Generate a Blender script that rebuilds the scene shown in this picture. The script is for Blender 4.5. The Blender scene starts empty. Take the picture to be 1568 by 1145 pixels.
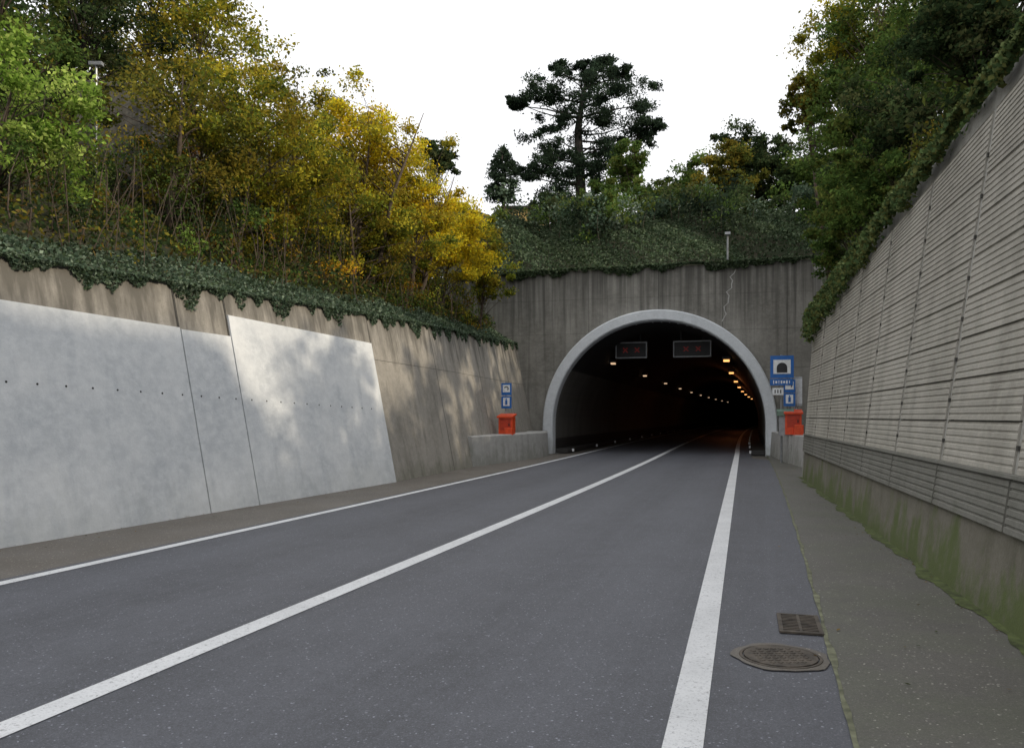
import bpy, math, numpy as np
from mathutils import Vector
rng=np.random.default_rng(7)
scene=bpy.context.scene
scene.view_settings.view_transform='Standard'
scene.view_settings.look='None'
scene.view_settings.exposure=0

# ---------------------------------------------------------------- helpers
def link(o,parent=None):
    scene.collection.objects.link(o)
    if parent: o.parent=parent
    return o
def empty(name,loc=(0,0,0)):
    e=bpy.data.objects.new(name,None); e.empty_display_size=.3
    scene.collection.objects.link(e); return e
class MB:
    def __init__(s): s.v=[];s.f=[];s.uv=[]
    def add(s,v,f):
        o=len(s.v); s.v+= [tuple(map(float,p)) for p in v]; s.f+=[tuple(i+o for i in q) for q in f]
    def box(s,c,size,ax=(1,0),tilt=0):
        ax=np.array([ax[0],ax[1],0.]);ax/=np.linalg.norm(ax); ay=np.array([-ax[1],ax[0],0]); az=np.array([0,0,1.])
        c=np.array(c,float); v=[]
        for k in (-.5,.5):
            for j in (-.5,.5):
                for i in (-.5,.5):
                    v.append(c+ax*i*size[0]+ay*j*size[1]+az*(k*size[2]+tilt*j*size[1]))
        s.add(v,[(0,2,3,1),(4,5,7,6),(0,1,5,4),(2,6,7,3),(0,4,6,2),(1,3,7,5)])
    def tube(s,pts,rad,n=6):
        pts=np.array(pts,float); v=[];f=[]
        for i,p in enumerate(pts):
            t=pts[min(i+1,len(pts)-1)]-pts[max(i-1,0)]; t/=np.linalg.norm(t)+1e-9
            a=np.cross(t,(0.31,.95,.05)); 
            if np.linalg.norm(a)<.1: a=np.cross(t,(1,0,0))
            a/=np.linalg.norm(a); b=np.cross(t,a)
            for k in range(n):
                an=2*math.pi*k/n; v.append(p+(a*math.cos(an)+b*math.sin(an))*rad[i])
        for i in range(len(pts)-1):
            for k in range(n):
                k2=(k+1)%n; f.append((i*n+k,i*n+k2,(i+1)*n+k2,(i+1)*n+k))
        f.append(tuple(range(n))[::-1]); f.append(tuple((len(pts)-1)*n+k for k in range(n)))
        s.add(v,f)
    def grid(s,P):
        P=np.array(P,float); nu,nv=P.shape[:2]
        s.add(P.reshape(-1,3),[(i*nv+j,(i+1)*nv+j,(i+1)*nv+j+1,i*nv+j+1) for i in range(nu-1) for j in range(nv-1)])
    def mk(s,name,mat,parent=None,smooth=False,bevel=0):
        me=bpy.data.meshes.new(name); me.from_pydata(s.v,[],s.f); me.materials.append(mat)
        if smooth: me.polygons.foreach_set('use_smooth',[True]*len(me.polygons))
        me.update(); o=bpy.data.objects.new(name,me); link(o,parent)
        if bevel:
            m=o.modifiers.new('bevel','BEVEL'); m.width=bevel; m.segments=2; m.limit_method='ANGLE'
        return o
def grid_obj(name,P,mat,parent=None,UV=None,smooth=False):
    P=np.array(P,float); nu,nv=P.shape[:2]
    b=MB(); b.grid(P); o=b.mk(name,mat,parent,smooth)
    if UV is not None:
        UV=np.array(UV,float).reshape(-1,2); me=o.data
        l=me.uv_layers.new(name='UVMap'); idx=np.zeros(len(me.loops),int); me.loops.foreach_get('vertex_index',idx)
        l.data.foreach_set('uv',UV[idx].ravel())
    return o
def snoise(x,seed=0,f=1.0):
    r=np.random.default_rng(seed); y=0
    for k in range(6):
        y=y+np.sin(x*f*(1.6**k)*(.8+.4*r.random())+r.random()*6.28)/(1.35**k)
    return y/2.6

# ---------------------------------------------------------------- materials
def newmat(name):
    m=bpy.data.materials.new(name); m.use_nodes=True; nt=m.node_tree
    return m,nt,nt.nodes['Principled BSDF']
def N(nt,t,**k):
    n=nt.nodes.new(t)
    for a,b in k.items(): setattr(n,a,b)
    return n
def mixc(nt,fac,a,b,mode='MIX'):
    n=N(nt,'ShaderNodeMix',data_type='RGBA',blend_type=mode)
    for s,v in ((n.inputs[0],fac),(n.inputs[6],a),(n.inputs[7],b)):
        if isinstance(v,(int,float)): s.default_value=v
        elif isinstance(v,tuple): s.default_value=(*v,1) if len(v)==3 else v
        else: nt.links.new(v,s)
    return n.outputs[2]
def maprange(nt,v,a,b,c=0,d=1):
    n=N(nt,'ShaderNodeMapRange'); nt.links.new(v,n.inputs[0])
    for i,x in enumerate((a,b,c,d)): n.inputs[i+1].default_value=x
    return n.outputs[0]
def math_(nt,op,a,b=None):
    n=N(nt,'ShaderNodeMath',operation=op)
    for i,v in enumerate((a,b)):
        if v is None: continue
        if isinstance(v,(int,float)): n.inputs[i].default_value=v
        else: nt.links.new(v,n.inputs[i])
    return n.outputs[0]
def mapped(nt,scale,src=None):
    if src is None: src=N(nt,'ShaderNodeNewGeometry').outputs['Position']
    mp=N(nt,'ShaderNodeMapping'); mp.inputs['Scale'].default_value=scale
    nt.links.new(src,mp.inputs[0]); return mp.outputs[0]
def noise(nt,scale=(1,1,1),s=1,detail=5,rough=.6,src=None):
    n=N(nt,'ShaderNodeTexNoise'); n.inputs['Scale'].default_value=s; n.inputs['Detail'].default_value=min(detail,4)
    n.inputs['Roughness'].default_value=rough; nt.links.new(mapped(nt,scale,src),n.inputs['Vector'])
    return n.outputs[0]
def cells(nt,s):
    n=N(nt,'ShaderNodeTexVoronoi'); n.inputs['Scale'].default_value=s; nt.links.new(mapped(nt,(1,1,1)),n.inputs['Vector'])
    sp=N(nt,'ShaderNodeSeparateColor'); nt.links.new(n.outputs['Color'],sp.inputs[0]); return sp.outputs[0]
def bump(nt,bs,h,strength=.3,dist=.01):
    b=N(nt,'ShaderNodeBump'); b.inputs['Strength'].default_value=strength; b.inputs['Distance'].default_value=dist
    nt.links.new(h,b.inputs['Height']); nt.links.new(b.outputs[0],bs.inputs['Normal'])
def plain(name,col,rough=.6,metal=0,emit=None,es=0,var=.15):
    m,nt,bs=newmat(name); bs.inputs['Roughness'].default_value=rough; bs.inputs['Metallic'].default_value=metal
    n=noise(nt,s=9,detail=4); f=maprange(nt,n,.35,.7)
    c=mixc(nt,f,tuple(x*(1-var) for x in col),tuple(min(1,x*(1+var)) for x in col)); nt.links.new(c,bs.inputs['Base Color'])
    if emit:
        bs.inputs['Emission Color'].default_value=(*emit,1); bs.inputs['Emission Strength'].default_value=es
        m.cycles.emission_sampling='NONE'
    return m
def concrete(name,col,dark,topstain=.0,stdepth=1.5,streak=.5,moss=0.0,rough=.85,blotch=.5,mosscol=(.05,.075,.02),fines=.3):
    """uv.y = metres below the top of the wall"""
    m,nt,bs=newmat(name); bs.inputs['Roughness'].default_value=rough
    st=noise(nt,(1.6,1.6,.12),1.6,6,.65); bl=noise(nt,(1,1,1),.7,6,.6); fi=noise(nt,(1,1,1),35,3,.7); mid=noise(nt,(1,1,1.5),5,5,.7)
    c=mixc(nt,maprange(nt,bl,.38,.66,0,blotch),col,dark)
    c=mixc(nt,maprange(nt,st,.48,.68,0,streak),c,dark)
    c=mixc(nt,maprange(nt,mid,.4,.7,0,.45),c,tuple(x*1.22 for x in col))
    if topstain>0:
        uv=N(nt,'ShaderNodeUVMap'); sp=N(nt,'ShaderNodeSeparateXYZ'); nt.links.new(uv.outputs[0],sp.inputs[0])
        s2=noise(nt,(3.2,3.2,.1),1.5,5,.6)
        d=math_(nt,'ADD',maprange(nt,sp.outputs[1],0,stdepth,.62,-.1),maprange(nt,s2,.3,.7,-.45,.45))
        c=mixc(nt,maprange(nt,d,.05,.7,0,topstain),c,tuple(x*.42 for x in dark))
    if moss>0:
        g=N(nt,'ShaderNodeNewGeometry'); sp=N(nt,'ShaderNodeSeparateXYZ'); nt.links.new(g.outputs['Position'],sp.inputs[0])
        m2=noise(nt,(1,1,.6),2.2,6,.7)
        d=math_(nt,'ADD',maprange(nt,sp.outputs[2],0,.9,.55,-.2),maprange(nt,m2,.3,.7,-.4,.4))
        c=mixc(nt,maprange(nt,d,.1,.5,0,moss),c,mosscol)
    c=mixc(nt,maprange(nt,fi,.3,.7,0,fines),c,tuple(x*.7 for x in dark))
    nt.links.new(c,bs.inputs['Base Color']); bump(nt,bs,math_(nt,'ADD',fi,mid),.35,.01)
    return m
M={}
M['wall_grey']=concrete('concrete_grey',(.37,.345,.305),(.20,.185,.155),.85,1.4,.85,.3,fines=.4)
M['wall_light']=concrete('concrete_whitewashed',(.70,.715,.72),(.47,.50,.53),0,1,.6,.10,blotch=.85,fines=.12)
M['portal']=concrete('concrete_portal',(.30,.29,.26),(.15,.143,.125),.9,3.0,.95,.3,blotch=.85,fines=.4)
M['ring']=concrete('concrete_ring',(.66,.69,.72),(.50,.53,.55),0,1,.4,.2)
M['barrier']=concrete('concrete_barrier',(.43,.425,.41),(.27,.265,.25),0,1,.6,.3)
M['plinth']=concrete('concrete_mossy',(.20,.185,.15),(.10,.095,.065),0,1,.8,.9,mosscol=(.095,.13,.03))
M['cap']=concrete('concrete_cap',(.37,.36,.33),(.20,.19,.165),0,1,.9)
M['panel']=concrete('noise_barrier_panel',(.46,.435,.38),(.27,.255,.215),0,1,.7,.0,blotch=.75)
M['panel_low']=concrete('noise_barrier_panel_low',(.21,.205,.18),(.12,.12,.095),0,1,.5,.5)
M['joint']=plain('joint_dark',(.06,.057,.05),.9)
M['hole']=plain('tie_hole',(.03,.03,.03),.9)
M['steel']=plain('galvanised_steel',(.33,.34,.35),.45,.6)
M['orange']=plain('orange_red_paint',(.72,.075,.018),.38)
M['green']=plain('green_grey_paint',(.14,.22,.17),.5)
M['blue']=plain('sign_blue',(.008,.12,.42),.35)
M['white']=plain('sign_white',(.75,.77,.78),.4)
M['black']=plain('sign_black',(.015,.015,.017),.5)
M['greyp']=plain('sign_back_grey',(.5,.52,.54),.5)
M['iron']=plain('cast_iron',(.085,.07,.055),.7,.1,var=.5)
M['bark']=plain('bark',(.085,.062,.045),.9,var=.4)
M['barkdark']=plain('bark_dark',(.04,.032,.025),.9,var=.4)
M['lamp']=plain('lamp_glass',(.8,.5,.2),.4,emit=(1,.46,.14),es=2.0)
M['lampw']=plain('lamp_glass_pale',(.8,.6,.4),.4,emit=(1,.68,.42),es=.8)
M['led']=plain('led_red',(.2,.0,.0),.4,emit=(1,.04,.02),es=.13)
M['plaster']=plain('yellow_plaster',(.52,.36,.14),.8)

def asphalt(name,base,tracks=True,blot=.3,patch=None,sp1=.4,sp2=.5):
    m,nt,bs=newmat(name); bs.inputs['Roughness'].default_value=.6
    g1=cells(nt,95); g2=cells(nt,170); bl=noise(nt,s=.5,detail=6); mid=noise(nt,s=2.2,detail=6,rough=.75)
    c=mixc(nt,maprange(nt,bl,.35,.68,0,blot*2),base,tuple(x*.7 for x in base))
    if tracks:
        uv=N(nt,'ShaderNodeUVMap'); s=N(nt,'ShaderNodeSeparateXYZ'); nt.links.new(uv.outputs[0],s.inputs[0])
        w=math_(nt,'COSINE',math_(nt,'MULTIPLY',math_(nt,'ADD',s.outputs[0],1.72),2*math.pi/1.72))
        lo=noise(nt,(1,1,1),.35,3)
        c=mixc(nt,math_(nt,'MULTIPLY',maprange(nt,w,-1,1,0,.65),maprange(nt,lo,.3,.7,.5,1)),c,tuple(x*.5 for x in base))
        lg=noise(nt,(9,.25,1),1,4,.6,src=uv.outputs[0])
        c=mixc(nt,maprange(nt,lg,.45,.7,0,.3),c,tuple(x*1.35 for x in base))
    if patch: c=mixc(nt,maprange(nt,noise(nt,s=1.1,detail=8,rough=.7),.45,.60,0,.8),c,patch)
    c=mixc(nt,maprange(nt,mid,.42,.62,0,.3),c,tuple(x*1.3 for x in base))
    c=mixc(nt,maprange(nt,g1,.45,1,0,sp1),c,tuple(x*.35 for x in base))
    c=mixc(nt,maprange(nt,g2,.75,1,0,sp2),c,tuple(x*2.2 for x in base))
    c=mixc(nt,maprange(nt,g1,.02,.0,0,1),c,tuple(min(.5,x*3.5) for x in base))
    nt.links.new(c,bs.inputs['Base Color']); bump(nt,bs,math_(nt,'ADD',g1,g2),.22,.005)
    return m
M['asphalt']=asphalt('asphalt',(.088,.092,.107))
M['shoulder']=asphalt('asphalt_shoulder',(.118,.113,.100),False,.5,patch=(.078,.085,.058),sp1=.3,sp2=.3)
M['verge']=asphalt('asphalt_edge',(.145,.13,.112),False,.5,patch=(.085,.072,.055),sp1=.3,sp2=.3)
def paint():
    m,nt,bs=newmat('road_paint'); bs.inputs['Roughness'].default_value=.55
    w=noise(nt,s=28,detail=6,rough=.85); g=noise(nt,s=2,detail=4)
    c=mixc(nt,maprange(nt,g,.35,.7,0,.6),(.72,.73,.74),(.52,.53,.54))
    c=mixc(nt,maprange(nt,w,.56,.66,0,.8),c,(.2,.2,.21)); c=mixc(nt,maprange(nt,cells(nt,110),.6,1,0,.25),c,(.3,.3,.31)); nt.links.new(c,bs.inputs['Base Color']); bump(nt,bs,w,.4,.005); return m
M['paint']=paint()
M['moss']=plain('moss_seam',(.15,.155,.10),.9,var=.45)
def soil():
    m,nt,bs=newmat('hill_soil'); bs.inputs['Roughness'].default_value=.95
    a=noise(nt,s=.8,detail=8,rough=.7); b=noise(nt,s=12,detail=4)
    c=mixc(nt,maprange(nt,a,.35,.65),(.03,.05,.015),(.055,.045,.025)); c=mixc(nt,maprange(nt,b,.4,.7,0,.6),c,(.018,.022,.01))
    nt.links.new(c,bs.inputs['Base Color']); bump(nt,bs,b,1,.1); return m
M['soil']=soil()
def tunnelmat():
    m,nt,bs=newmat('tunnel_lining'); bs.inputs['Roughness'].default_value=.7
    g=N(nt,'ShaderNodeNewGeometry'); sp=N(nt,'ShaderNodeSeparateXYZ'); nt.links.new(g.outputs['Position'],sp.inputs[0])
    st=noise(nt,(1,1,.2),1.2,5)
    c=mixc(nt,maprange(nt,st,.35,.7),(.15,.145,.13),(.10,.095,.085))
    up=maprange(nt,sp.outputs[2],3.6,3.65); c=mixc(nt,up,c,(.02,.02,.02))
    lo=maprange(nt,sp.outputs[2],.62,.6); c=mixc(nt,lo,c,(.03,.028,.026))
    nt.links.new(c,bs.inputs['Base Color']); return m
M['tunnel']=tunnelmat()
def leafmat():
    m=bpy.data.materials.new('leaves'); m.use_nodes=True; nt=m.node_tree; nt.nodes.clear()
    o=N(nt,'ShaderNodeOutputMaterial'); a=N(nt,'ShaderNodeAttribute',attribute_name='Col')
    d=N(nt,'ShaderNodeBsdfDiffuse'); t=N(nt,'ShaderNodeBsdfTranslucent')
    x=N(nt,'ShaderNodeMixShader'); x.inputs[0].default_value=.42
    nt.links.new(a.outputs['Color'],d.inputs[0]); nt.links.new(a.outputs['Color'],t.inputs[0])
    nt.links.new(d.outputs[0],x.inputs[1]); nt.links.new(t.outputs[0],x.inputs[2])
    nt.links.new(x.outputs[0],o.inputs[0]); return m
M['leaf']=leafmat()

def leaf_mesh(name,C,S,COL,parent=None,up=.5,aspect=.55):
    C=np.asarray(C,float); n=len(C)
    nn=rng.normal(size=(n,3)); nn/=np.linalg.norm(nn,axis=1)[:,None]; nn[:,2]+=up; nn/=np.linalg.norm(nn,axis=1)[:,None]
    a=np.cross(nn,rng.normal(size=(n,3))); a/=np.linalg.norm(a,axis=1)[:,None]; b=np.cross(nn,a)
    S=np.asarray(S)[:,None]
    V=np.stack([C-a*S,C+b*S*aspect+a*S*.1,C+a*S,C-b*S*aspect+a*S*.1],1).reshape(-1,3)
    me=bpy.data.meshes.new(name); me.vertices.add(4*n); me.vertices.foreach_set('co',V.ravel().astype(np.float32))
    me.loops.add(4*n); me.loops.foreach_set('vertex_index',np.arange(4*n,dtype=np.int32))
    me.polygons.add(n); me.polygons.foreach_set('loop_start',np.arange(0,4*n,4,dtype=np.int32))
    me.update(calc_edges=True)
    at=me.attributes.new('Col','FLOAT_COLOR','FACE'); at.data.foreach_set('color',np.c_[np.clip(COL,0,.8),np.ones(n)].ravel().astype(np.float32))
    me.materials.append(M['leaf']); o=bpy.data.objects.new(name,me); return link(o,parent)

PAL=dict(
 yellow=[(.70,.52,.03),(.60,.47,.03),(.44,.38,.03),(.74,.50,.03),(.30,.29,.04)],
 yelgrn=[(.30,.29,.035),(.18,.21,.03),(.42,.36,.035),(.12,.15,.025),(.30,.23,.03)],
 olive=[(.13,.14,.03),(.19,.17,.03),(.08,.10,.022),(.23,.18,.03)],
 bright=[(.30,.44,.08),(.23,.35,.06),(.40,.50,.12),(.14,.23,.035)],
 green=[(.085,.14,.035),(.06,.105,.028),(.11,.17,.04),(.13,.155,.038)],
 dark=[(.045,.072,.03),(.058,.085,.033),(.03,.05,.022),(.075,.085,.035)],
 pine=[(.035,.055,.034),(.045,.07,.04),(.026,.04,.026)],
 ivy=[(.13,.18,.12),(.085,.13,.085),(.20,.25,.18),(.065,.095,.05)],
 ivyr=[(.10,.15,.055),(.07,.11,.045),(.16,.20,.08),(.14,.15,.05)],
 brown=[(.12,.08,.035),(.16,.115,.04),(.07,.08,.03),(.20,.135,.045)],
 orange=[(.48,.22,.03),(.54,.33,.03),(.38,.28,.03),(.24,.17,.03)],
 midl=[(.15,.23,.05),(.105,.17,.04),(.20,.26,.055)],
)
def cols(pal,n,jit=.25,idx=None):
    P=np.array(PAL[pal]); 
    if idx is None: idx=rng.integers(0,len(P),n)
    return P[idx]*(1+jit*rng.normal(size=(n,1))).clip(.4,1.8)
def crown_from_clumps(name,clumps,per,size,pal,parent,flat=.65,up=.5,jit=.25,aspect=.55):
    C=[];K=[]; per*=.70; size*=1.12
    P=np.array(PAL[pal])
    for (x,y,z,r) in clumps:
        n=max(8,int(per*rng.uniform(.7,1.3)))
        g=rng.normal(size=(n,3)); g/=np.linalg.norm(g,axis=1)[:,None]; g*=(rng.random((n,1))**.45)
        ns=6; sp=rng.normal(size=(ns,3)); sp/=np.linalg.norm(sp,axis=1)[:,None]; k=rng.integers(0,ns,n)
        g=g*.62+sp[k]*.75*rng.random((n,1))
        g[:,2]*=flat
        C.append(np.array([x,y,z])+g*r)
        i0=rng.integers(0,len(P)); idx=np.where(rng.random(n)<.6,i0,rng.integers(0,len(P),n))
        K.append(P[idx]*(1+jit*rng.normal(size=(n,1))).clip(.4,1.8)*rng.uniform(.7,1.3))
    C=np.concatenate(C);K=np.concatenate(K)
    return leaf_mesh(name,C,size*rng.uniform(.55,1.3,len(C)),K,parent,up,aspect)
def limb(b,p0,p1,r0,r1,sag=.15,n=5):
    p0=np.array(p0,float);p1=np.array(p1,float); L=np.linalg.norm(p1-p0); off=rng.normal(size=3)*L*.06
    pts=[];rs=[]
    for i in range(n):
        t=i/(n-1); p=p0+(p1-p0)*t+off*math.sin(math.pi*t)+np.array([0,0,sag*L*math.sin(math.pi*t)]); pts.append(p); rs.append(r0+(r1-r0)*t)
    b.tube(pts,rs,5)
def tree(name,base,center,rad,n=60,per=220,size=.06,pal='green',tr=.12,bark='bark',flat=.65,up=.5,clumpr=.3,stems=1,gap=0,jit=.25):
    e=empty(name); base=np.array(base,float); c=np.array(center,float); rad=np.array(rad,float)
    g=rng.normal(size=(n,3)); g/=np.linalg.norm(g,axis=1)[:,None]; g*=rng.random((n,1))**.42
    g*=1+.22*np.sin(g[:,:1]*5+g[:,1:2]*4+rng.random()*6)
    P=c+g*rad
    mr=rad.mean(); cl=[(p[0],p[1],p[2],mr*clumpr*rng.uniform(.6,1.35)) for p in P]
    crown_from_clumps('foliage',cl,per,size,pal,e,flat,up,jit)
    b=MB()
    for s in range(stems):
        o=np.array([rng.normal()*.35,rng.normal()*.35,0])*(stems>1)
        topp=c+np.array([o[0]*3,o[1]*3,rad[2]*.5]); mid=(base+o+topp)/2+rng.normal(size=3)*.12
        pts=[base+o-np.array([0,0,.3]),base*.7+o+mid*.3,mid,topp]; b.tube(pts,[tr,tr*.85,tr*.6,tr*.12],7)
        for k in range(s,n,stems):
            t=np.clip((P[k][2]-base[2])/(topp[2]-base[2])-.25,.2,.85)
            st=pts[0]+(mid-pts[0])*min(1,t*2) if t<.5 else mid+(topp-mid)*(t*2-1)
            limb(b,st,P[k],tr*.28*(1-.6*t),tr*.04,.06)
            q=P[k]+(P[k]-c)*.22+rng.normal(size=3)*.1; limb(b,P[k],q,tr*.05,tr*.02,.02,3)
    b.mk('trunk',M[bark],e,True)
    return e

# ---------------------------------------------------------------- alignment of the road
def cY(Y):
    Y=np.asarray(Y,float); a=-3.92+.327*Y-.00062*Y*Y; b=6.48+.285*(Y-34)+.0003*(Y-34)**2
    return np.where(Y<34,a,b)
def strip_road(name,o0,o1,z,Ys,mat,parent=None,w=0,seg=2):
    P=[];U=[]
    for y in Ys:
        a=o0(y) if callable(o0) else o0; b=o1(y) if callable(o1) else o1
        c=float(cY(y)); P.append([(c+a+(b-a)*k/(seg-1),y,z) for k in range(seg)]); U.append([(a+(b-a)*k/(seg-1),y) for k in range(seg)])
    return grid_obj(name,P,mat,parent,U)
YS=np.concatenate([np.arange(-30,34,1.0),np.arange(34,300,4.0)])
b=MB(); b.add([(-600,-600,-.06),(600,-600,-.06),(600,900,-.06),(-600,900,-.06)],[(0,1,2,3)]); b.mk('ground',M['verge'])
road=empty('road')
strip_road('asphalt_surface',-3.62,lambda y:4.33 if y<30 else 3.7,0,YS,M['asphalt'],road,seg=9)
def ro(y):
    yy=min(y,34); return float(-.298+.2915*yy-cY(yy))
strip_road('left_edge_line',-3.50,-3.34,.005,YS,M['paint'],road)
strip_road('center_line',-.10,.10,.005,YS,M['paint'],road)
strip_road('right_edge_line',lambda y:ro(y)-.1,lambda y:ro(y)+.1,.005,YS,M['paint'],road)
YO=np.arange(-30,35,1.0)
strip_road('verge',-7.5,-3.62,-.004,YO,M['verge'],road,seg=4)
pav=strip_road('pavement',lambda y:4.33,9.0,.006,YO,M['shoulder'])
YF=np.arange(-10,33,.12)
strip_road('moss_seam',lambda y:4.315-.012*float(snoise(y,61,3)),lambda y:4.35+.022*float(snoise(y,62,4)),.011,YF,M['moss'],road)
# moss strip at the foot of the right wall
def Rx(Y): return 2.146+.26*Y
grid_obj('moss',[[(Rx(y)-.10-.09*max(-.8,float(snoise(y,71,2.5))),y,.0115),(Rx(y)+.02,y,.0115)] for y in np.arange(-8,20.8,.12)],plain('moss_green',(.075,.095,.028),.95,var=.5))
# ---------------------------------------------------------------- left wall
LY=[-30,9.71,19.3,25,36.5]; LX=[-20.0,-6.24,-2.91,-1.31,1.35]
nL=np.array([-.953,.303]); nR=np.array([.968,-.252])
def Lz(Y): return 3.72+.045*(Y-9.9)
def Lp(Y,z,off=0):
    x=np.interp(Y,LY,LX); d=.2*z-off
    return (x+nL[0]*d,Y+nL[1]*d,z)
lw=empty('left_retaining_wall')
def wallgrid(name,Ys,z0,z1,off,mat,parent,fn,nz=6,closed=True):
    P=[];U=[]
    for y in Ys:
        a=z0(y) if callable(z0) else z0; c=z1(y) if callable(z1) else z1
        zs=np.linspace(a,c,nz); P.append([fn(y,z,off) for z in zs]+([fn(y,c,off-.5)] if closed else [])); U.append([(y,c-z) for z in zs]+([(y,0)] if closed else []))
    return grid_obj(name,P,mat,parent,U)
wallgrid('wall_face',np.arange(-30,36.6,.5),-.05,lambda y:Lz(y),0,M['wall_grey'],lw,Lp)
def slab(name,y0,y1,zt,off=.05):
    ys=np.linspace(y0,y1,30); b=MB(); P=[]
    for y in ys: P.append([Lp(y,z,off) for z in np.linspace(-.03,zt(y),8)]+[Lp(y,zt(y),-.02)])
    b.grid(P)
    for y in (y0,y1):
        b.add([Lp(y,-.03,off),Lp(y,zt(y),off),Lp(y,zt(y),-.02),Lp(y,-.03,-.02)],[(0,1,2,3)])
    return b.mk(name,M['wall_light'],lw)
slab('render_coat_low',-28,13.19,lambda y:3.12-.008*(y-9)); slab('render_coat_low_2',13.22,14.4,lambda y:3.06)
slab('render_coat_high',14.43,19.45,lambda y:3.46-.012*(y-14))
b=MB()
for y in (13.205,14.415): 
    b.add([Lp(y-.02,-.02,.02),Lp(y+.02,-.02,.02),Lp(y+.02,Lz(y)-.05,.012),Lp(y-.02,Lz(y)-.05,.012)],[(0,1,2,3)])
for y in (-3,2.6,7.9,19.5,23.6,28.2,32.5):
    o=.053 if y<19 else .003
    zt=2.9 if y<19 else Lz(y)
    if y<19.0: b.add([Lp(y-.006,0,o),Lp(y+.006,0,o),Lp(y+.006,zt,o),Lp(y-.006,zt,o)],[(0,1,2,3)])
    else: b.add([Lp(y-.014,0,.004),Lp(y+.014,0,.004),Lp(y+.014,zt-.02,.004),Lp(y-.014,zt-.02,.004)],[(0,1,2,3)])
ys=np.linspace(19.5,35.5,30); b.grid([[Lp(y,3.0-.005,.004),Lp(y,3.0+.005,.004)] for y in ys])
b.mk('joints',M['joint'],lw)
b=MB()
y=-8.0
while y<19.3:
    z=2.05-.03*(y-9.7)*(y>9.7); p=np.array(Lp(y,z,.051)); q=np.array([-nL[0],-nL[1],.2]); q/=np.linalg.norm(q)
    b.tube([p-q*.02,p+q*.004],[.016,.016],8); y+=.42
b.mk('tie_holes',M['hole'],lw)
# ---------------------------------------------------------------- portal
T=np.array([.2697,.9629]); T/=np.linalg.norm(T); Pp=np.array([T[1],-T[0]])
PC=np.array([6.15,34.0]); RO=4.88; RI=4.46; ZC=1.2; ZT=7.95
def pp(t,z,s=0): q=PC+Pp*t+T*s; return (q[0],q[1],z)
portal=empty('tunnel_portal')
ts=np.concatenate([RO*np.sin(np.linspace(-math.pi/2,math.pi/2,61))])
P=[];U=[]
for t in ts:
    za=ZC+math.sqrt(max(0,RO*RO-t*t))
    zs=np.linspace(za,ZT,10); P.append([pp(t,z) for z in zs]+[pp(t,ZT,.5)]); U.append([(t,ZT-z) for z in zs]+[(t,0)])
grid_obj('headwall_centre',P,M['portal'],portal,U)
for nm,t0,t1 in (('headwall_left',-15,-RO),('headwall_right',RO,14)):
    P=[];U=[]
    for t in np.linspace(t0,t1,24):
        zs=np.linspace(-.05,ZT,14); P.append([pp(t,z) for z in zs]+[pp(t,ZT,.5)]); U.append([(t,ZT-z) for z in zs]+[(t,0)])
    grid_obj(nm,P,M['portal'],portal,U)
b=MB()
for t in (-5.6,-2.9,0.1,2.75,5.3):
    z0=ZC+math.sqrt(RO*RO-t*t)+.02 if abs(t)<RO else 0
    b.add([pp(t-.009,z0,-.004),pp(t+.009,z0,-.004),pp(t+.009,ZT,-.004),pp(t-.009,ZT,-.004)],[(0,1,2,3)])
for z in (3.6,5.2,6.7):
    for s in (-1,1):
        t0=math.sqrt(max(0,RO*RO-(z-ZC)**2))+.02 if z<ZC+RO else 0
        b.add([pp(s*t0,z-.004,-.005),pp(s*8,z-.004,-.005),pp(s*8,z+.004,-.005),pp(s*t0,z+.004,-.005)],[(0,1,2,3)])
b.mk('formwork_joints',M['joint'],portal)
b=MB(); tt=np.linspace(0,1,16); zz=ZT-.1-tt*2.3; cr=3.25-.5*tt+.07*np.sin(tt*23)+.05*np.sin(tt*51)
b.grid([[pp(c-.022,z,-.006),pp(c+.022,z,-.006)] for c,z in zip(cr,zz)]); b.mk('crack_repair',M['barrier'],portal)
prof=[]
for r,s in ((RI,.6),(RI,-.28),(RI+.05,-.33),(RO-.02,-.33),(RO+.03,-.28),(RO+.03,.02)):
    prof.append((r,s))
path=[('leg',-1,z) for z in (-.05,.6)]+[('arc',a,0) for a in np.linspace(math.pi,0,64)]+[('leg',1,z) for z in (.6,-.05)]
P=[]
for k in path:
    row=[]
    for r,s in prof:
        if k[0]=='leg': row.append(pp(k[1]*r,k[2],s))
        else: row.append(pp(r*math.cos(k[1]),ZC+r*math.sin(k[1]),s))
    P.append(row)
b=MB(); b.grid(P); b.mk('arch_ring',M['ring'],portal,False)
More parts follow.
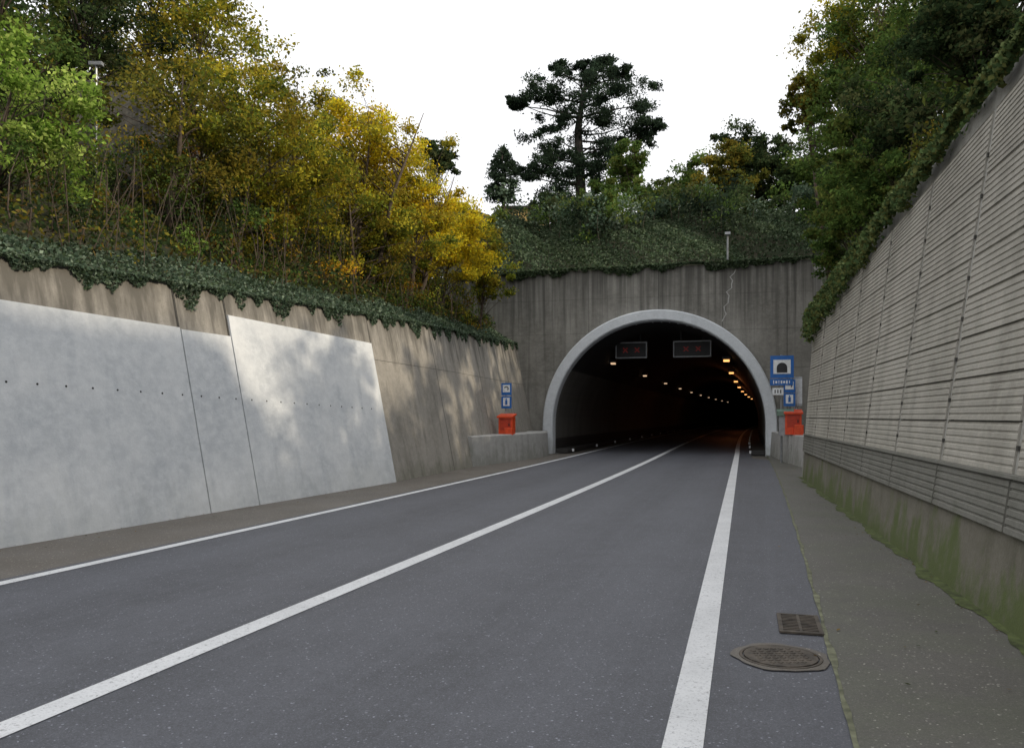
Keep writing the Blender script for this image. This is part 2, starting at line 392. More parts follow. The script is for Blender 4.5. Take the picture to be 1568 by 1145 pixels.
# ---------------------------------------------------------------- tunnel
tunnel=empty('tunnel_interior')
st=np.concatenate([[0.3],np.arange(4,260,4.0)])
def tst(s):
    if s<=.3: return PC+T*s,Pp
    Y=PC[1]+s*.96; x=float(cY(Y))-.3+.15*min(1,s/30); m=.285+.0006*(Y-34); t=np.array([m,1]);t/=np.linalg.norm(t); return np.array([x,Y]),np.array([t[1],-t[0]])
P=[]
for s in st:
    c,p=tst(s); row=[]
    for k in [(-RI,-.05),(-RI,.6)]+[(RI*math.cos(a),ZC+RI*math.sin(a)) for a in np.linspace(math.pi,0,40)]+[(RI,.6),(RI,-.05)]:
        row.append((c[0]+p[0]*k[0],c[1]+p[1]*k[0],k[1]))
    P.append(row)
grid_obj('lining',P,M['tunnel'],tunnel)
c,p=tst(256); b=MB(); b.add([(c[0]-p[0]*6,c[1]-p[1]*6,-.1),(c[0]+p[0]*6,c[1]+p[1]*6,-.1),(c[0]+p[0]*6,c[1]+p[1]*6,7),(c[0]-p[0]*6,c[1]-p[1]*6,7)],[(0,1,2,3)]); b.mk('end_dark_cap',M['black'],tunnel)  # added black sheet, keeps the unseen far end of the tube dark
for sg,nm in ((-1,'walkway_left'),(1,'walkway_right')):
    P=[]
    for s in st:
        c,p=tst(s); P.append([(c[0]+p[0]*sg*r,c[1]+p[1]*sg*r,z) for r,z in ((3.9,-.02),(3.9,.14),(3.92,.16),(4.5,.16))])
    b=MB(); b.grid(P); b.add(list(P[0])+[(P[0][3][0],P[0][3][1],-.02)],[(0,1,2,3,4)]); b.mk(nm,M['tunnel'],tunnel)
lb=MB(); lw_=MB(); hs=MB()
s=6.5; k=0
while s<250:
    c,p=tst(s)
    if s<125:
        lw_.box((c[0]-p[0]*2.9,c[1]-p[1]*2.9,4.3),(.22,.32,.07),p); hs.box((c[0]-p[0]*2.9,c[1]-p[1]*2.9,4.42),(.34,.6,.12),p)
    s2=s-.6 if s<8 else s-2
    c,p=tst(s2)
    if s<100: lb.box((c[0]+p[0]*2.75,c[1]+p[1]*2.75,4.3),(.28,.36,.08),p); hs.box((c[0]+p[0]*2.75,c[1]+p[1]*2.75,4.43),(.4,.65,.12),p)
    if k in (2,4):
        L=bpy.data.lights.new('tunnel_lamp','POINT'); L.energy=22; L.color=(1,.28,.09); L.shadow_soft_size=.2
        o=bpy.data.objects.new('tunnel_lamp',L); o.location=(c[0]+p[0]*2.3,c[1]+p[1]*2.3,3.9); link(o,tunnel)
    s+=13; k+=1
lb.mk('lamps_right',M['lamp'],tunnel); lw_.mk('lamps_left',M['lampw'],tunnel); hs.mk('lamp_housings',M['black'],tunnel)
for t,w in ((-1.55,1.45),(1.3,1.7)):
    e=empty('lane_signal'); c=PC+T*4+Pp*t
    f=MB(); z=4.76; h=.72
    for dz in (-h/2,h/2): f.box((c[0],c[1],z+dz),(w,.2,.05),Pp)
    for dx in (-w/2,w/2): f.box((c[0]+Pp[0]*dx,c[1]+Pp[1]*dx,z),(.05,.2,h+.05),Pp)
    f.mk('frame',M['greyp'],e)
    f=MB(); f.box((c[0],c[1],z),(w-.06,.14,h-.06),Pp); 
    for dx in (-w*.3,w*.3): f.box((c[0]+Pp[0]*dx,c[1]+Pp[1]*dx,z+h/2+.4),(.06,.06,.8),Pp)
    f.mk('housing',M['black'],e)
    f=MB(); q=c-T*.078
    for cx in (-.28,.28):
        for sg in (-1,1):
            for i in range(5): f.box((q[0]+Pp[0]*(cx+(i-2)*.045),q[1]+Pp[1]*(cx+(i-2)*.045),z+sg*(i-2)*.045),(.03,.01,.03),Pp)
    f.mk('led_cross',M['led'],e)
# ---------------------------------------------------------------- barriers
def barrier(name,pts,h=.95,w=.28):
    pts=np.array(pts,float); b=MB(); P=[]
    d=np.gradient(pts,axis=0); d/=np.linalg.norm(d,axis=1)[:,None]; n=np.c_[d[:,1],-d[:,0]]
    for p,m in zip(pts,n):
        P.append([(p[0]+m[0]*a,p[1]+m[1]*a,z) for a,z in ((0.06*np.sign(w),-.05),(0.0,h-.03),(-.03*np.sign(w),h),(-w+.03*np.sign(w),h),(-w,h-.03),(-w,-.05))])
    b.grid(P)
    b.add(P[0],[tuple(range(6))]); b.add(P[-1],[tuple(range(6))[::-1]])
    return b.mk(name,M['barrier'])
barrier('concrete_barrier',[(-1.28,25.3),(-.45,27.2),(.4,29.2),(1.1,31),(1.45,32.6),(1.55,34.9)],.96,.9)
barrier('concrete_barrier',[(8.0,20.6),(8.85,22.5),(9.15,25.2),(9.5,27.6),(10.1,30.4),(10.65,32.8)],.98,-.5)
# ---------------------------------------------------------------- right wall
def Rb(Y): return float(np.interp(Y,[8,21],[.143,.075]))
def Rz(Y): return float(np.interp(Y,[-30,7,12,21],[5.3,5.15,4.85,4.2]))
def Rp(Y,z,off=0):
    d=Rb(Y)*max(z-.0,0)-off; return (Rx(Y)+nR[0]*d,Y+nR[1]*d,z)
rw=empty('right_retaining_wall')
RE=20.8
wallgrid('plinth',np.arange(-30,RE+.1,.5),-.05,.69,.0,M['plinth'],rw,Rp,5)
wallgrid('wall_core',np.append(np.arange(-30,RE,.5),RE),.6,Rz,-.03,M['cap'],rw,Rp,8)
b=MB(); b.add([Rp(RE,-.05,0),Rp(RE,Rz(RE),-.03),Rp(RE,Rz(RE),-.6),Rp(RE,0,-.6)],[(0,1,2,3)]); b.mk('wall_end',M['cap'],rw)
def ribbed(b,y0,y1,z0,z1,off,per=.062,dep=.016,ny=3):
    zs=lambda y:(z0,z1(y) if callable(z1) else z1)
    P=[]
    for y in np.linspace(y0,y1,ny):
        a,c=zs(y); n=max(2,int(round(((z1(y0) if callable(z1) else z1)-z0)/per))); row=[Rp(y,a,-.03)]
        for i in range(n):
            h=(c-a)/n; zz=a+i*h
            row+= [Rp(y,zz,off),Rp(y,zz+h*.58,off),Rp(y,zz+h*.68,off-dep),Rp(y,zz+h*.92,off-dep)]
        row.append(Rp(y,c,off)); row.append(Rp(y,c,-.03)); P.append(row)
    b.grid(P)
    for row in (P[0],P[-1]):
        b.add([row[0],row[1],row[-2],row[-1]],[(0,1,2,3)])
pl=MB(); pu=MB(); bolts=MB(); jt=MB(); post=MB()
y=6.2-2.05*14
while y<RE-.3:
    y1=min(y+2.05,RE)
    ribbed(pl,y+.02,y1-.02,.70,1.12,.05,.07,.012)
    lev=[1.15,1.565,1.98,2.395,2.81,3.225,3.64,4.055]
    for i,a in enumerate(lev):
        t=(lambda k:(lambda yy:min(k-.014,Rz(yy)-.36)))(lev[i+1] if i<len(lev)-1 else 9)
        if t(y)-a>.08 and t(y1)-a>.08: ribbed(pu,y+.055,y1-.055,a,t,.03+.004*rng.random(),.064,.010)
    zt=Rz(y)-.36
    jt.add([Rp(y-.06,1.15,-.024),Rp(y+.06,1.15,-.024),Rp(y+.06,zt,-.024),Rp(y-.06,zt,-.024)],[(0,1,2,3)])
    post.add([Rp(y-.034,1.15,.018),Rp(y+.034,1.15,.018),Rp(y+.034,zt,.018),Rp(y-.034,zt,.018)],[(0,1,2,3)])
    for zz in lev:
        if zz+.2<zt:
            p=np.array(Rp(y+.0,zz+.2,.03)); bolts.box(p,(.02,.04,.04),nR)
    y+=2.05
pl.mk('lower_panels',M['panel_low'],rw); pu.mk('ribbed_panels',M['panel'],rw); bolts.mk('bolts',M['joint'],rw); jt.mk('panel_joints',M['joint'],rw); post.mk('posts',M['cap'],rw)
b=MB(); ys=np.arange(-30,RE,.5); b.grid([[Rp(y,1.118,.0),Rp(y,1.118,.075),Rp(y,1.148,.075),Rp(y,1.148,0)] for y in ys])
b.mk('ledge',M['panel_low'],rw)
nw=empty('side_retaining_wall')
def Np(Y,z,off=0): return (Rx(Y)+1.55-off,Y-.25,z)
wallgrid('wall_face',np.linspace(RE-.2,33.2,20),-.05,lambda y:float(np.interp(y,[20,27,33],[4.3,5.6,7.9])),0,M['portal'],nw,Np)
b=MB(); b.add([Rp(RE-.1,-.05,-.1),Np(RE-.1,-.05),Np(RE-.1,4.3),Rp(RE-.1,4.1,-.1)],[(0,1,2,3)]); b.mk('return_face',M['portal'],nw)

# ---------------------------------------------------------------- hills
def hl(Y,d): 
    e=Lp(Y,Lz(Y),0); z=e[2]-.08+max(0,d-.35)*.62-.006*max(0,d-12)**2*.6
    return (e[0]+nL[0]*d,e[1]+nL[1]*d,z+.25*math.sin(Y*.9+d*.7)*min(1,d/3)*.6)
grid_obj('left_hillside',[[hl(y,d) for d in (0,.35,.8,1.5,2.5,4,6,8,11,14,18,24,30)] for y in np.arange(-20,44,1.0)],M['soil'],smooth=True)
def zleft(x,y):
    Y0=y
    for _ in range(12):
        e=Lp(Y0,Lz(Y0),0); d=(e[0]-x)/.953; Y0=y-.303*d-.2*Lz(Y0)*.303
    return hl(Y0,max(0,d))[2]
def hp(t,s):
    z=ZT-.12+ (min(s,6)-.3)*.62+.08*max(0,s-6)
    z+=.35*max(0,-7-t)*(min(1,s/3))+.45*max(0,t-6.5)*min(1,s/3)
    return z+.15*math.sin(t*1.1+s)
def hpp(t,s): return pp(t,hp(t,s),s)
grid_obj('portal_hillside',[[hpp(t,s) for s in (.3,1,2,3,4.5,6,8,12,18,30,60)] for t in np.arange(-40,20,1.5)],M['soil'],smooth=True)
def zport(x,y):
    v=np.array([x,y])-PC; return hp(v@Pp,v@T)
def hr(Y,d):
    if Y<=RE: e=Rp(Y,Rz(Y),-.03)
    else: e=Np(Y,float(np.interp(Y,[20,27,33],[4.3,5.6,7.9])))
    h=max(0,d-.3)*.85-.012*max(0,d-8)**2
    cap=float(np.interp(Y,[9,12,24,28],[20,5.6,5.6,9]))  # hill crest shaped low midway so sun can dapple the left wall
    h=cap-math.log1p(math.exp(-(h-cap)*1.5))/1.5 if h>cap-3 else h
    return (e[0]+nR[0]*d,e[1]+nR[1]*d,e[2]-.08+h+.15*math.sin(Y*1.1+d))
grid_obj('right_hillside',[[hr(y,d) for d in (0,.3,.8,1.5,2.5,4,6,9,12,16,22,30,36)] for y in list(np.arange(-30,RE,1.0))+[RE-.01,RE+.02]+list(np.arange(22,42,1.0))],M['soil'],smooth=True)
def zright(x,y):
    Y0=y
    for _ in range(12):
        e=hr(Y0,0); d=(x-e[0])/.968; Y0=y+.252*d+.03
    return hr(Y0,max(0,d))[2]

# ---------------------------------------------------------------- ivy & undergrowth
def ivy_left():
    n=60000; Y=3+33*(rng.random(n)**1.4)
    u=rng.random(n); C=np.zeros((n,3))
    for i in range(n):
        y=Y[i]; thick=.28+.14*float(snoise(y,3,.9))
        if u[i]<.40:
            hang=max(.02,.14+.26*float(snoise(y,5,2.6))+.14*math.sin(y*9+2*math.sin(y*2.1))); h=rng.random()**1.9*hang; C[i]=Lp(y,Lz(y)-h,.02+.08*rng.random()*(1-h/(hang+.05)))
        else:
            d=rng.random()*1.2; p=hl(y,d); prof=thick*math.sin(min(1,(d+.25)/1.0)*math.pi*.55)
            C[i]=(p[0],p[1],p[2]+prof*(.45+.6*rng.random())-.02)
    leaf_mesh('ivy',C,rng.uniform(.016,.034,n)*(1+Y/40),cols('ivy',n,.35),None,.7,.8)
ivy_left()
def ivy_portal():
    n=46000; t=rng.uniform(-9,10,n); s=rng.random(n)**.8*7.0; C=np.zeros((n,3))
    for i in range(n):
        if rng.random()<.16:
            hang=max(.05,.22+.3*float(snoise(t[i],11,1.7))); C[i]=pp(t[i],ZT+.12-rng.random()*hang,-.03-.12*rng.random())
        else:
            q=hpp(t[i],s[i]+.05); bmp=.35+.3*float(snoise(t[i]+s[i]*.8,13,1.1)); C[i]=(q[0],q[1],q[2]+bmp*(.6+.5*rng.random()))
    pat=(1+.4*snoise(t*1.0+s*.6,31,.8))[:,None]
    leaf_mesh('ivy',C,rng.uniform(.045,.085,n),cols('ivy',n,.3)*np.array([.72,.72,.62])*pat,None,.8,.7)
ivy_portal()
def ivy_right():
    n=52000; Y=2+25*(rng.random(n)**1.3); C=np.zeros((n,3))
    for i in range(n):
        y=Y[i]
        if rng.random()<.42 and y<RE:
            hang=max(.03,(.05+.05*max(0,y-7))+.16*float(snoise(y,21,1.9))+.10*math.sin(y*7.3+math.sin(y*3))); h=rng.random()**1.5*hang; C[i]=Rp(y,Rz(y)+.05-h,.02+.10*rng.random()+.01*y*rng.random())
        else:
            d=rng.random()*1.3; p=hr(y,d); th=.35+.25*float(snoise(y,22,1.2)); C[i]=(p[0]-.06*rng.random(),p[1],p[2]+th*rng.random()**.6)
    leaf_mesh('ivy',C,rng.uniform(.018,.04,n)*(1+Y/40),cols('ivyr',n,.3),None,.6,.75)
ivy_right()
def cover(name,fn,yr,dr,n,h,size,pals,sd):
    Y=rng.uniform(*yr,n); D=rng.uniform(*dr,n); C=np.zeros((n,3))
    K=np.zeros((n,3)); sel=(snoise(Y*.9+D*1.7,sd,1.0)*1.2+snoise(D*1.3-Y*.4,sd+1,1.0)+rng.normal(size=n)*.5)
    idx=np.clip(((sel+1.6)/3.2*len(pals)).astype(int),0,len(pals)-1)
    for i,p_ in enumerate(pals):
        m=idx==i; K[m]=cols(p_,int(m.sum()),.3)
    hh=h*(.55+.45*snoise(Y*1.3-D*.9,sd+3,1.5)).clip(.12,1.5)
    for i in range(n):
        q=fn(Y[i],D[i]); C[i]=(q[0],q[1],q[2]+hh[i]*rng.random()**.8)
    leaf_mesh(name,C,size*rng.uniform(.6,1.4,n)*(1+Y/60),K,None,.4,.6)
cover('ground_cover',hl,(2,36),(.9,9),85000,1.0,.038,['dark','olive','dark','brown','green','green'],41)
cover('ground_cover',hr,(2,33),(1.0,8),52000,.9,.042,['dark','green','ivyr','dark'],51)
def shrub(name,fn,yr,dr,n,hgt,rad,per,size,pals,flat=.9,zoff=.1):
    e=empty(name); st=MB()
    for pal in pals:
        cl=[]
        for _ in range(n//len(pals)):
            y=rng.uniform(*yr); d=rng.uniform(*dr); p=fn(y,d); h=rng.uniform(.1,1)*hgt; cl.append((p[0],p[1],p[2]+h+zoff,rad*rng.uniform(.6,1.4)))
            limb(st,(p[0]+rng.normal()*.15,p[1]+rng.normal()*.15,p[2]-.1),cl[-1][:3],.016,.006,.05,4)
        crown_from_clumps('foliage_'+pal,cl,per,size,pal,e,flat,.3)
    st.mk('stems',M['bark'],e,True)
shrub('undergrowth_shrub',hl,(4,18),(1.2,5.5),150,1.5,.42,190,.034,['dark','olive','green','dark','midl'])
shrub('undergrowth_shrub',hl,(17,34),(.9,5),160,1.5,.5,170,.045,['olive','dark','orange','green','yelgrn'])
shrub('undergrowth_shrub',hl,(6,34),(5,14),130,3.0,1.1,200,.08,['dark','dark','olive'])
shrub('undergrowth_shrub',hr,(4,20),(.9,4.5),170,1.5,.5,210,.04,['green','dark','ivyr','dark','olive'])
shrub('undergrowth_shrub',hr,(12,32),(1.5,8),110,2.4,1.0,220,.075,['dark','green','dark'])
shrub('undergrowth_shrub',lambda t,s:hpp(t,s),(-9,12),(3.5,8),120,1.5,.8,190,.085,['dark','pine','green','ivy'])
b=MB()
for _ in range(360):
    y=rng.uniform(8,32); d=rng.uniform(.9,4.5); p=np.array(hl(y,d)); q=p+np.array([rng.normal()*.35,rng.normal()*.35,rng.uniform(.8,2.4)]); limb(b,p,q,.010,.003,.0,4)
b.mk('bare_twigs',M['bark'])

# ---------------------------------------------------------------- trees
def LT(name,px,py,Y,r,pal,n=60,per=260,size=.05,rz=None,**k):
    s=Y/1220; x=(px-784)*s; z=1.6+(637-py)*s
    bx=x-.4; gz=zleft(bx,Y)
    return tree(name,(bx,Y,gz),(x,Y,z),(r,r,rz or r),n,per,size,pal,**k)
LT('broadleaf_tree',30,165,13,1.2,'bright',40,240,.040,1.6,tr=.06)
LT('autumn_tree',285,215,18,1.8,'olive',60,250,.043,1.9,tr=.08,stems=2)
LT('autumn_tree',385,225,19,1.9,'yelgrn',75,270,.043,2.0,tr=.08,stems=2)
LT('autumn_tree',455,255,21,1.8,'yelgrn',65,260,.043,2.0,tr=.07,stems=2)
LT('autumn_tree',545,235,25,1.9,'yellow',95,290,.048,2.1,tr=.09,stems=2)
LT('autumn_tree',625,305,27,1.8,'yellow',95,290,.048,2.1,tr=.09,stems=2)
LT('autumn_tree',590,365,25,1.7,'yelgrn',65,250,.05,1.5,tr=.07,stems=2)
LT('autumn_tree',690,370,30,1.7,'yellow',70,270,.053,1.8,tr=.07,stems=2)
LT('autumn_tree',748,400,33,1.3,'yelgrn',50,250,.055,1.6,tr=.07)
LT('autumn_tree',310,90,23,2.3,'yelgrn',80,230,.055,2.4,tr=.11)
LT('autumn_tree',455,170,25,1.5,'olive',50,150,.05,1.6,tr=.07)
LT('autumn_tree',235,10,24,2.4,'olive',70,200,.055,2.4,tr=.11)
LT('spruce_tree',130,25,20,2.0,'dark',65,240,.05,2.4,tr=.14,bark='barkdark',flat=.4)
LT('broadleaf_tree',10,30,17,1.8,'green',60,240,.05,2.2,tr=.1)
LT('broadleaf_tree',90,120,27,2.6,'dark',60,220,.07,3,tr=.12)
LT('broadleaf_tree',670,245,36,1.0,'dark',40,200,.07,.9,tr=.12,bark='barkdark')
LT('broadleaf_tree',540,330,34,3.0,'olive',70,230,.08,3.0,tr=.12)
LT('broadleaf_tree',690,360,40,2.2,'olive',60,230,.08,1.8,tr=.12)

def W(px,py,Y): s=Y/1220; return np.array([(px-784)*s,Y,1.6+(637-py)*s])
e=empty('pine_tree'); PY=55
cp=[(905,112,30),(872,118,26),(940,116,28),(845,135,28),(893,145,34),(955,142,30),(820,150,22),(800,158,17),(783,160,9),(985,158,22),(975,182,26),(1003,194,14),(940,175,34),(905,180,32),(870,170,24),(988,205,17),(950,215,30),(915,215,32),(850,205,20),(835,228,24),(873,235,34),(815,258,18),(842,262,30),(887,265,34),(930,248,30),(798,262,9),(900,295,36),(860,302,34),(832,312,28),(940,285,30),(905,325,34),(860,335,30),(922,98,15),(852,103,12),(958,112,12),(890,98,12),(925,145,26),(918,250,30)]
base=W(893,350,PY); base[2]=zport(base[0],base[1])-.3
b=MB(); tp=[base,W(889,280,PY),W(885,200,PY),W(892,150,PY),W(900,108,PY)]; b.tube(tp,[.40,.36,.26,.16,.05],8)
def tpx(py): return float(np.interp(py,[108,150,200,280,350],[900,892,885,889,893]))
cl=[]
for px,py,r in cp:
    t0=W(tpx(min(330,py+22)),min(330,py+22),PY); limb(b,t0,W(px,py+3,PY),.08,.02,-.04)
    for k in range(8):
        p=W(px+rng.normal()*r*.56,py+rng.normal()*r*.40,PY+rng.normal()*r*.035); cl.append((*p,r*.045*rng.uniform(.45,.85)))
crown_from_clumps('needles',cl,290,.10,'pine',e,.65,.5,.3,.4); b.mk('trunk',M['barkdark'],e,True)
e=empty('conifer_tree'); b=MB(); base=W(772,352,44); base[2]=zport(base[0],base[1])-1.5; b.tube([base,W(771,300,44),W(768,222,44)],[.13,.1,.02],7)
cl=[]
for k in range(100):
    t=rng.random()**.75; py=226+t*82; w=3+19*math.sin(min(1,t*1.15)*math.pi*.62); p=W(769+rng.uniform(-1,1)*w,py,44+rng.normal()*.5); cl.append((*p,.42*rng.uniform(.5,1.25)))
    if k%4==0: limb(b,W(770,py+3,44),p,.03,.008,0)
crown_from_clumps('needles',cl,130,.08,'pine',e,.7,.4,.3,.4); b.mk('trunk',M['barkdark'],e,True)
def CT(name,px,py,Y,r,pal,n=60,per=260,size=.09,rz=None,**k):
    p=W(px,py,Y); return tree(name,(p[0],Y,min(zport(p[0],Y),p[2]-.5)),tuple(p),(r,r,rz or r),n,per,size,pal,**k)
CT('broadleaf_tree',962,258,48,1.3,'green',55,240,.08,1.7)
CT('broadleaf_tree',930,315,46,1.9,'green',55,240,.085,1.5)
CT('broadleaf_tree',850,335,47,1.8,'dark',55,240,.085,1.3)
CT('broadleaf_tree',1010,305,47,1.9,'green',60,250,.085,1.9)
CT('broadleaf_tree',1065,290,49,2.0,'green',70,250,.09,2.0)
CT('broadleaf_tree',1110,275,46,2.0,'olive',70,250,.085,1.9,bark='barkdark')
CT('broadleaf_tree',1140,245,50,2.2,'dark',85,260,.09,1.9,bark='barkdark')
CT('broadleaf_tree',1195,270,46,2.1,'dark',75,260,.09,1.9,bark='barkdark')
CT('broadleaf_tree',1245,290,44,2.0,'green',60,250,.085,2.0)
CT('broadleaf_tree',1130,325,44,2.4,'dark',60,250,.085,1.3)
CT('broadleaf_tree',1020,340,44,2.2,'dark',60,250,.085,1.1)
CT('broadleaf_tree',1280,250,50,2.6,'green',60,250,.09,2.4)
def RT(name,px,py,Y,r,pal,n=70,per=260,size=.06,rz=None,**k):
    p=W(px,py,Y); bx=p[0]+.8; return tree(name,(bx,Y,min(zright(bx,Y),p[2]-.5)),tuple(p),(r,r,rz or r),n,per,size,pal,**k)
RT('broadleaf_tree',1285,85,29,1.7,'yelgrn',80,240,.06,2.2,tr=.14)
RT('broadleaf_tree',1238,160,29,1.0,'olive',45,230,.06,1.1,tr=.08)
RT('broadleaf_tree',1345,60,27,2.2,'green',90,260,.06,2.6,tr=.16)
RT('broadleaf_tree',1330,180,25,1.9,'green',80,260,.06,2.0,tr=.12)
RT('broadleaf_tree',1430,60,21,2.1,'green',90,270,.05,2.2,tr=.14)
RT('broadleaf_tree',1390,190,19,1.6,'dark',80,260,.05,1.7,tr=.1)
RT('broadleaf_tree',1300,300,24,1.3,'green',60,260,.05,1.5,tr=.08)
RT('broadleaf_tree',1335,290,17,1.0,'green',50,240,.045,1.2,tr=.06)
RT('broadleaf_tree',1530,-10,14,1.5,'green',80,260,.04,1.4,tr=.1)
RT('broadleaf_tree',1470,70,13,1.0,'dark',60,260,.04,1.1,tr=.08)
RT('broadleaf_tree',1285,385,22,.8,'green',40,240,.045,1.1,tr=.05)

hs_=empty('hillside_concrete_wall'); b=MB(); c=W(185,195,19); b.box((c[0],c[1],c[2]-.6),(1.9,.25,3.0),(1,.15)); b.box((c[0],c[1]-.02,c[2]+.95),(2.0,.36,.12),(1,.15)); b.mk('wall',M['portal'],hs_,bevel=.02)
b=MB(); p=W(147,210,18.5); b.tube([(p[0],p[1],zleft(p[0],p[1])-.2),(p[0],p[1],W(147,98,18.5)[2])],[.04,.03],8); b.box((p[0],p[1],W(147,98,18.5)[2]),(.3,.12,.08)); b.mk('lamp_post',M['steel'])
bh=empty('yellow_house'); b=MB(); c=W(803,345,62); b.box((c[0],c[1],c[2]-1.2),(3.2,4,4.0)); b.mk('walls',M['plaster'],bh)
b=MB(); c2=(c[0],c[1],c[2]+.85); b.box(c2,(3.6,4.4,.2)); b.mk('roof',M['barkdark'],bh)
b=MB()
for dx in (-.8,.8): b.box((c[0]+dx,c[1]-2.01,c[2]-.3),(.7,.06,1.0))
b.mk('windows',M['black'],bh)
b=MB(); b.tube([pp(2.95,ZT-.1,.2),pp(2.95,ZT+1.25,.2)],[.045,.04],8); b.box(pp(2.95,ZT+1.28,.15),(.22,.3,.1),Pp); b.mk('beacon_post',M['steel'])

# ---------------------------------------------------------------- signs and cabinets
def plate(b,c,w,h,off=0): 
    q=np.array(c[:2])-T*off; b.box((q[0],q[1],c[2]),(w,.02,h),Pp)
M['door']=plain('door_red',(.5,.045,.015),.4)
def cabinet(name,x,y,z0):
    e=empty(name); b=MB()
    b.box((x,y,z0+.36),(.52,.42,.72),Pp); q=np.array([x,y])-T*.30+Pp*.16
    b.box((q[0],q[1],z0+.02),(.30,.22,.62),Pp)
    b.mk('body',M['orange'],e,bevel=.015)
    b=MB(); b.box((x-T[0]*.03,y-T[1]*.03,z0+.765),(.60,.54,.07),Pp,tilt=.18); b.mk('lid',M['orange'],e,bevel=.01)
    b=MB(); q=np.array([x,y])-T*.215; b.box((q[0],q[1],z0+.46),(.40,.012,.42),Pp); q2=q+Pp*.14-T*.01; b.mk('door',M['door'],e)
    b=MB(); b.box((q2[0],q2[1],z0+.45),(.03,.03,.10),Pp); b.mk('handle',M['black'],e)
    b=MB(); b.box((x,y,z0/2-.02),(.3,.3,z0),Pp); b.mk('pedestal',M['barrier'],e)
    return e
cabinet('emergency_phone_cabinet',-.18,28.75,.85)
cabinet('emergency_phone_cabinet',9.42,26.7,.98)
def phone_sign(parent,c):
    b=MB(); plate(b,c,.38,.44); b.mk('plate',M['blue'],parent)
    b=MB(); plate(b,(c[0],c[1],c[2]+.02),.27,.27,.012); b.mk('field',M['white'],parent)
    b=MB(); q=np.array(c[:2])-T*.025
    for k in range(7):
        a=math.pi*k/6-.6; b.box((q[0]+Pp[0]*.07*math.cos(a),q[1]+Pp[1]*.07*math.cos(a),c[2]+.02+.07*math.sin(a)),(.035,.008,.035),Pp)
    b.mk('handset_symbol',M['black'],parent)
def ext_sign(parent,c):
    b=MB(); plate(b,c,.38,.44); b.mk('plate',M['blue'],parent)
    b=MB(); plate(b,(c[0],c[1],c[2]+.02),.24,.30,.012); b.mk('field',M['white'],parent)
    b=MB(); plate(b,(c[0],c[1],c[2]-.0),.08,.17,.024); plate(b,(c[0],c[1],c[2]+.12),.04,.05,.024); b.mk('extinguisher_symbol',M['blue'],parent)
e=empty('emergency_sign'); b=MB(); b.tube([(-.22,29.0,0),(-.22,29.0,2.85)],[.03,.03],8); b.mk('post',M['steel'],e)
phone_sign(e,(-.2,28.94,2.58)); ext_sign(e,(-.2,28.94,2.1))
e=empty('tunnel_sign'); x,y=9.2,27.2; b=MB(); b.tube([(x,y,0),(x,y,3.7)],[.04,.04],8); b.box((x,y+.05,3.0),(.7,.05,.06),Pp); b.mk('post',M['steel'],e)
b=MB(); plate(b,(x,y-.06,3.28),.76,.76); b.mk('plate',M['blue'],e)
b=MB(); plate(b,(x,y-.06,3.28),.56,.48,.012); b.mk('white_field',M['white'],e)
b=MB(); q=np.array([x,y-.06])-T*.026; vs=[]
for a in np.linspace(math.pi,0,14): vs.append((q[0]+Pp[0]*.17*math.cos(a),q[1]+Pp[1]*.17*math.cos(a),3.25+.17*math.sin(a)))
vs+= [(q[0]+Pp[0]*.17,q[1]+Pp[1]*.17,3.08),(q[0]-Pp[0]*.17,q[1]-Pp[1]*.17,3.08)]
b.add(vs,[tuple(range(len(vs)))]); b.mk('tunnel_symbol',M['black'],e)
e=empty('name_sign'); b=MB(); plate(b,(x-.02,y-.06,2.76),.74,.22); b.mk('plate',M['blue'],e); b=MB()
for i,(w,h) in enumerate([(.03,.12),(.06,.08),(.02,.11),(.05,.10),(.06,.07),(.05,.11),(.03,.09)]): 
    q=np.array([x,y-.06])-T*.012+Pp*(-.27+i*.085); b.box((q[0],q[1],2.76),(w,.008,h),Pp)
b.mk('lettering',M['white'],e)
e=empty('distance_sign'); b=MB(); plate(b,(x-.14,y-.06,2.44),.36,.24); b.mk('plate',M['white'],e)
b=MB()
for i in range(3): q=np.array([x-.14,y-.06])-T*.012+Pp*(-.09+i*.09); b.box((q[0],q[1],2.44),(.035,.008,.12),Pp)
b.mk('figures',M['black'],e)
e=empty('emergency_sign'); b=MB(); b.tube([(x+.28,y,0),(x+.28,y,2.9)],[.03,.03],8); b.mk('post',M['steel'],e)
phone_sign(e,(x+.24,y-.1,2.62)); ext_sign(e,(x+.24,y-.1,2.16))
e=empty('equipment_cabinet'); b=MB(); b.box((x+.62,y+.3,2.45),(.36,.25,1.0),Pp); b.mk('body',M['greyp'],e,bevel=.01); b=MB(); b.tube([(x+.62,y+.3,0),(x+.62,y+.3,2.0)],[.04,.04],8); b.box((x+.62,y+.16,2.45),(.28,.02,.86),Pp); b.mk('door_and_post',M['white'],e)
e=empty('warning_lamp_box'); b=MB(); b.box((x,y-.4,1.72),(.55,.4,.16),Pp,tilt=.2); b.mk('hood',M['green'],e,bevel=.01); b=MB(); b.box((x-.05,y-.35,1.3),(.3,.25,.72),Pp); b.mk('body',M['steel'],e)

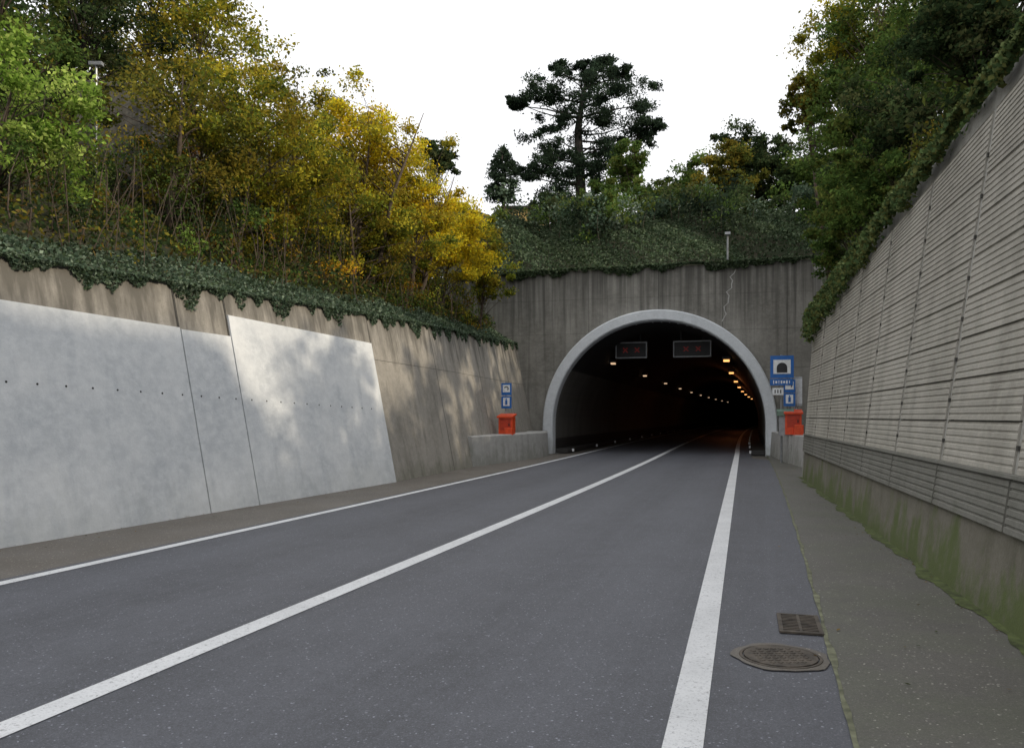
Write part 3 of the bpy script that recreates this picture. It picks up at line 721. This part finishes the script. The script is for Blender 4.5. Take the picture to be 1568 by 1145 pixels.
b=MB()
for s in np.arange(1,60,6.0):
    c,p=tst(s); b.box((c[0]-p[0]*3.84,c[1]-p[1]*3.84,.07),(.09,.1,.12),p)
    b.box((c[0]+p[0]*3.84,c[1]+p[1]*3.84,.07),(.09,.1,.12),p)
b.mk('kerb_reflectors',M['white'],None)
mh=empty('manhole_cover'); mx,my=1.78,5.28; b=MB()
b.tube([(mx,my,-.03),(mx,my,.016)],[.235,.235],40); b.mk('lid',M['iron'],mh)
b=MB(); ang=np.linspace(0,2*math.pi,41); b.grid([[(mx+r*math.cos(a),my+r*math.sin(a),z) for r,z in ((.243,.004),(.245,.013),(.262,.013),(.266,.004))] for a in ang]); b.mk('frame',M['iron'],mh)
b=MB(); b.grid([[(mx+r*math.cos(a),my+r*math.sin(a),.009) for r in (.266,.31+.012*math.sin(a*5)+.006*math.sin(a*11))] for a in ang]); b.mk('mortar_collar',M['verge'],mh)
b=MB()
for i in range(-4,5):
    for j in range(-4,5):
        if i*i+j*j<16: b.box((mx+i*.050,my+j*.050,.0175),(.028,.028,.004),(1,1))
b.mk('studs',M['iron'],mh)
dg=empty('drain_grate'); gx,gy=2.2,6.1; ax=(.96,-.28); b=MB()
for s in (-1,1):
    b.box((gx+.14*s*.96,gy-.14*s*.28,.012),(.03,.56,.014),ax)
    b.box((gx+.27*s*.28,gy+.27*s*.96,.0125),(.31,.03,.014),ax)
for i in range(-5,6): b.box((gx+i*.046*.28,gy+i*.046*.96,.010),(.25,.020,.012),ax)
b.box((gx,gy,.0128),(.02,.52,.0135),ax); b.mk('bars',M['iron'],dg)
b=MB(); b.box((gx,gy,.0),(.26,.52,.014),ax); b.mk('pit',M['hole'],dg)
n=150; Y=rng.uniform(4,26,n); X=Rx(Y)-.05-rng.random(n)**2*1.5
leaf_mesh('fallen_leaves',np.c_[X,Y,np.full(n,.018)],rng.uniform(.010,.024,n),cols('brown',n),None,6)
n=160; Y=rng.uniform(8,26,n); X=np.interp(Y,LY,LX)+.04+rng.random(n)**2*.6
leaf_mesh('fallen_leaves',np.c_[X,Y,np.full(n,.012)],rng.uniform(.012,.03,n),cols('brown',n),None,6)
# ---------------------------------------------------------------- light
w=bpy.data.worlds.new('World'); scene.world=w; w.use_nodes=True; nt=w.node_tree; bg=nt.nodes['Background']
el=math.radians(28)
sv=Vector((.95*math.cos(el),-.31*math.cos(el),math.sin(el))).normalized()
sky=nt.nodes.new('ShaderNodeTexSky'); sky.sky_type='NISHITA'; sky.sun_disc=False
sky.sun_elevation=math.asin(sv.z); sky.sun_rotation=math.atan2(sv.x,sv.y); sky.dust_density=3
hsv=nt.nodes.new('ShaderNodeHueSaturation'); hsv.inputs['Saturation'].default_value=.5; nt.links.new(sky.outputs[0],hsv.inputs['Color'])
cloud=mixc(nt,.86,hsv.outputs[0],(14.0,14.1,14.4)); nt.links.new(cloud,bg.inputs['Color']); bg.inputs['Strength'].default_value=.1
sun=bpy.data.lights.new('sun','SUN'); sun.energy=2.6; sun.angle=math.radians(1.0); sun.color=(1,.87,.68)
so=bpy.data.objects.new('sun',sun); so.rotation_euler=sv.to_track_quat('Z','Y').to_euler(); link(so)
# ---------------------------------------------------------------- camera
cam=bpy.data.cameras.new('camera'); cam.sensor_width=36; cam.lens=28.0; cam.shift_y=64.5/1568; cam.clip_end=2000; cam.clip_start=.05
co=bpy.data.objects.new('camera',cam); co.location=(0,0,1.6); co.rotation_euler=(math.radians(90),0,0); link(co); scene.camera=co
